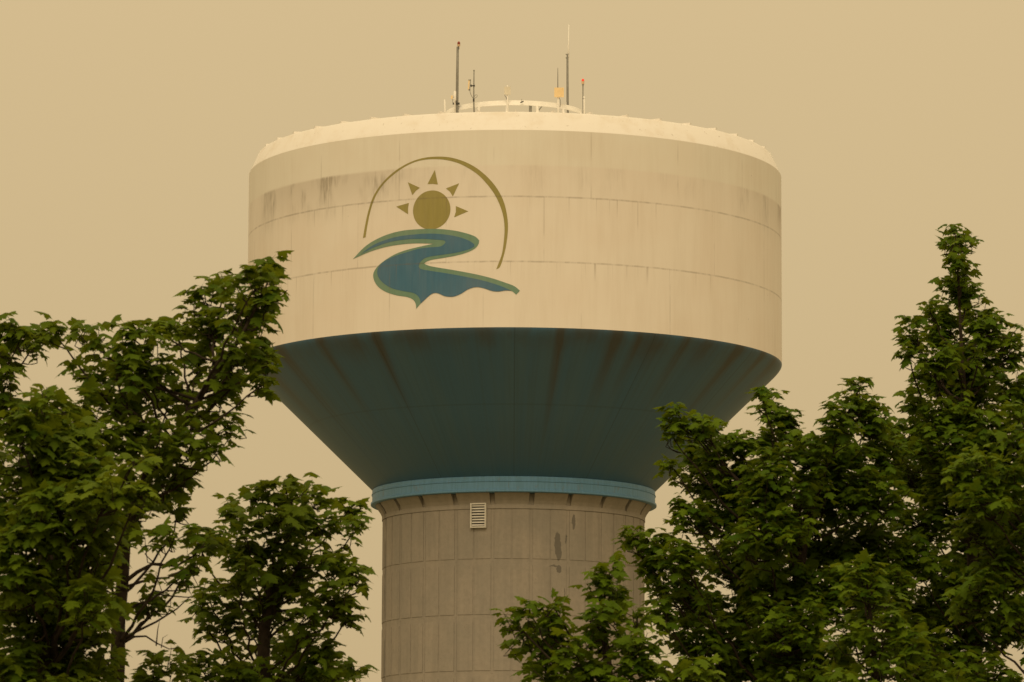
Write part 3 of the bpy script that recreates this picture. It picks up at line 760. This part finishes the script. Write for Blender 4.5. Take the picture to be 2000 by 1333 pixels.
# tall pointed maple
C_BL = [(1868, 452, 26, 14), (1860, 468, 28, 14), (1875, 485, 34, 18), (1868, 508, 34, 18), (1880, 535, 30, 24), (1870, 565, 36, 26), (1888, 575, 36, 26), (1815, 605, 24, 24), (1780, 632, 28, 20), (1845, 615, 44, 30), (1910, 615, 46, 30), (1790, 662, 34, 28), (1850, 660, 55, 36), (1930, 650, 55, 36),
        (1820, 705, 52, 34), (1895, 710, 65, 45), (1965, 690, 45, 40), (1775, 690, 24, 18), (1830, 750, 60, 40), (1910, 770, 70, 50), (1980, 760, 45, 50), (1790, 790, 36, 30), (1840, 810, 60, 45), (1930, 840, 70, 55), (1780, 850, 60, 45), (1850, 880, 80, 55), (1960, 910, 60, 60), (1790, 930, 70, 55),
        (1880, 960, 80, 60), (1970, 1000, 60, 70), (1800, 1010, 70, 55), (1900, 1060, 80, 60), (1790, 1090, 60, 55), (1870, 1140, 80, 60), (1970, 1110, 60, 60), (1900, 1230, 90, 60), (1980, 1210, 50, 60), (1830, 1290, 80, 60), (1790, 1180, 50, 44), (1830, 1210, 60, 44), (1930, 1330, 80, 50), (1880, 1400, 130, 60), (2050, 850, 60, 120), (2060, 1050, 60, 120), (2060, 1250, 60, 120)]
_, n = tree('tallest pointed maple rising to a narrow tip on the right', 42.0,
     [(1900, 1460, .2, .085), (1905, 1300, .2, .07), (1900, 1100, .2, .055), (1890, 900, .1, .038), (1880, 720, 0, .022), (1872, 560, 0, .010), (1866, 455, 0, .004)],
     C_BL, RF*1.02, 67, M_LEAF_R, 68, .85, .28, dens=1.1, group=G_R)
total += n
# brighter maple at the right edge
G_BL = [(1985, 800, 34, 26, 0, .5), (1905, 900, 60, 24, -.3, .5), (1880, 930, 60, 26, -.3, .5), (1950, 925, 60, 36), (1930, 975, 70, 40), (1990, 860, 40, 40), (1985, 1000, 40, 50), (1920, 1040, 50, 40, -.2, .42), (1880, 1020, 40, 30), (1955, 1090, 60, 45), (1900, 1140, 60, 40, -.2, .42), (1970, 1180, 50, 50), (1880, 1190, 40, 30), (2050, 900, 60, 80), (2050, 1050, 60, 80), (2050, 1200, 60, 80)]
_, n = tree('leafy maple cut off by the right edge, in front of the pointed maple', 37.5,
     [(2080, 1460, 0, .08), (2075, 1250, 0, .065), (2060, 1050, 0, .045), (2030, 900, 0, .025), (1995, 800, 0, .008)],
     G_BL, RF*.98, 71, M_LEAF_R, 60, .5, .34, group=G_R)
total += n
# low maple in front of the column
D_BL = [(1000, 1205, 32, 22, 0, .48), (1035, 1198, 36, 24, 0, .48), (1078, 1180, 34, 22, 0, .48), (1085, 1210, 30, 22), (1045, 1240, 36, 20), (1020, 1248, 16, 18), (1172, 1122, 36, 16, 0, .48), (1168, 1150, 38, 20), (1200, 1150, 20, 16), (1160, 1190, 40, 22), (1195, 1205, 50, 28, 0, .45), (1245, 1205, 36, 26), (1180, 1245, 60, 30),
        (1240, 1250, 50, 36), (1110, 1260, 44, 22), (1060, 1275, 36, 22), (1130, 1295, 60, 30), (1210, 1300, 70, 36), (1270, 1300, 50, 40), (1060, 1320, 36, 20), (1150, 1345, 100, 36), (1270, 1370, 80, 40), (1335, 1300, 50, 22, -.4, .62), (1370, 1318, 40, 20, -.4, .62), (1310, 1330, 40, 25, -.4, .5)]
_, n = tree('low light green maple crossing the lower right of the concrete column', 35.0,
     [(1195, 1470, 0, .05), (1192, 1360, 0, .042), (1186, 1290, 0, .034), (1178, 1220, 0, .020), (1172, 1120, 0, .005)],
     D_BL, .112, 83, M_LEAF_R, 60, .45, .40, dens=.72, bare=[([(1186, 1300, 0), (1110, 1270, 0), (1072, 1242, 0), (1069, 1190, 0)], .011)], group=G_R)
total += n
# young maple bottom right
S_BL = [(1690, 1102, 22, 18, 0, .5), (1686, 1125, 34, 18, 0, .5), (1712, 1145, 30, 20), (1680, 1155, 36, 22), (1735, 1175, 40, 22), (1695, 1190, 50, 26), (1670, 1225, 44, 26), (1730, 1220, 50, 30), (1690, 1262, 70, 30, 0, .42), (1770, 1260, 40, 26), (1640, 1275, 40, 26), (1720, 1300, 90, 30), (1640, 1320, 60, 26, -.2, .45), (1820, 1250, 40, 30), (1830, 1310, 70, 36), (1720, 1370, 120, 40)]
_, n = tree('small pointed young maple standing before the broad and the pointed maple', 36.5,
     [(1712, 1470, 0, .045), (1712, 1350, 0, .036), (1706, 1260, 0, .024), (1696, 1170, 0, .012), (1690, 1098, 0, .004)],
     S_BL, .108, 97, M_LEAF_R, 58, .45, .38, dens=.85, group=G_R)
total += n
print('leaves', total)
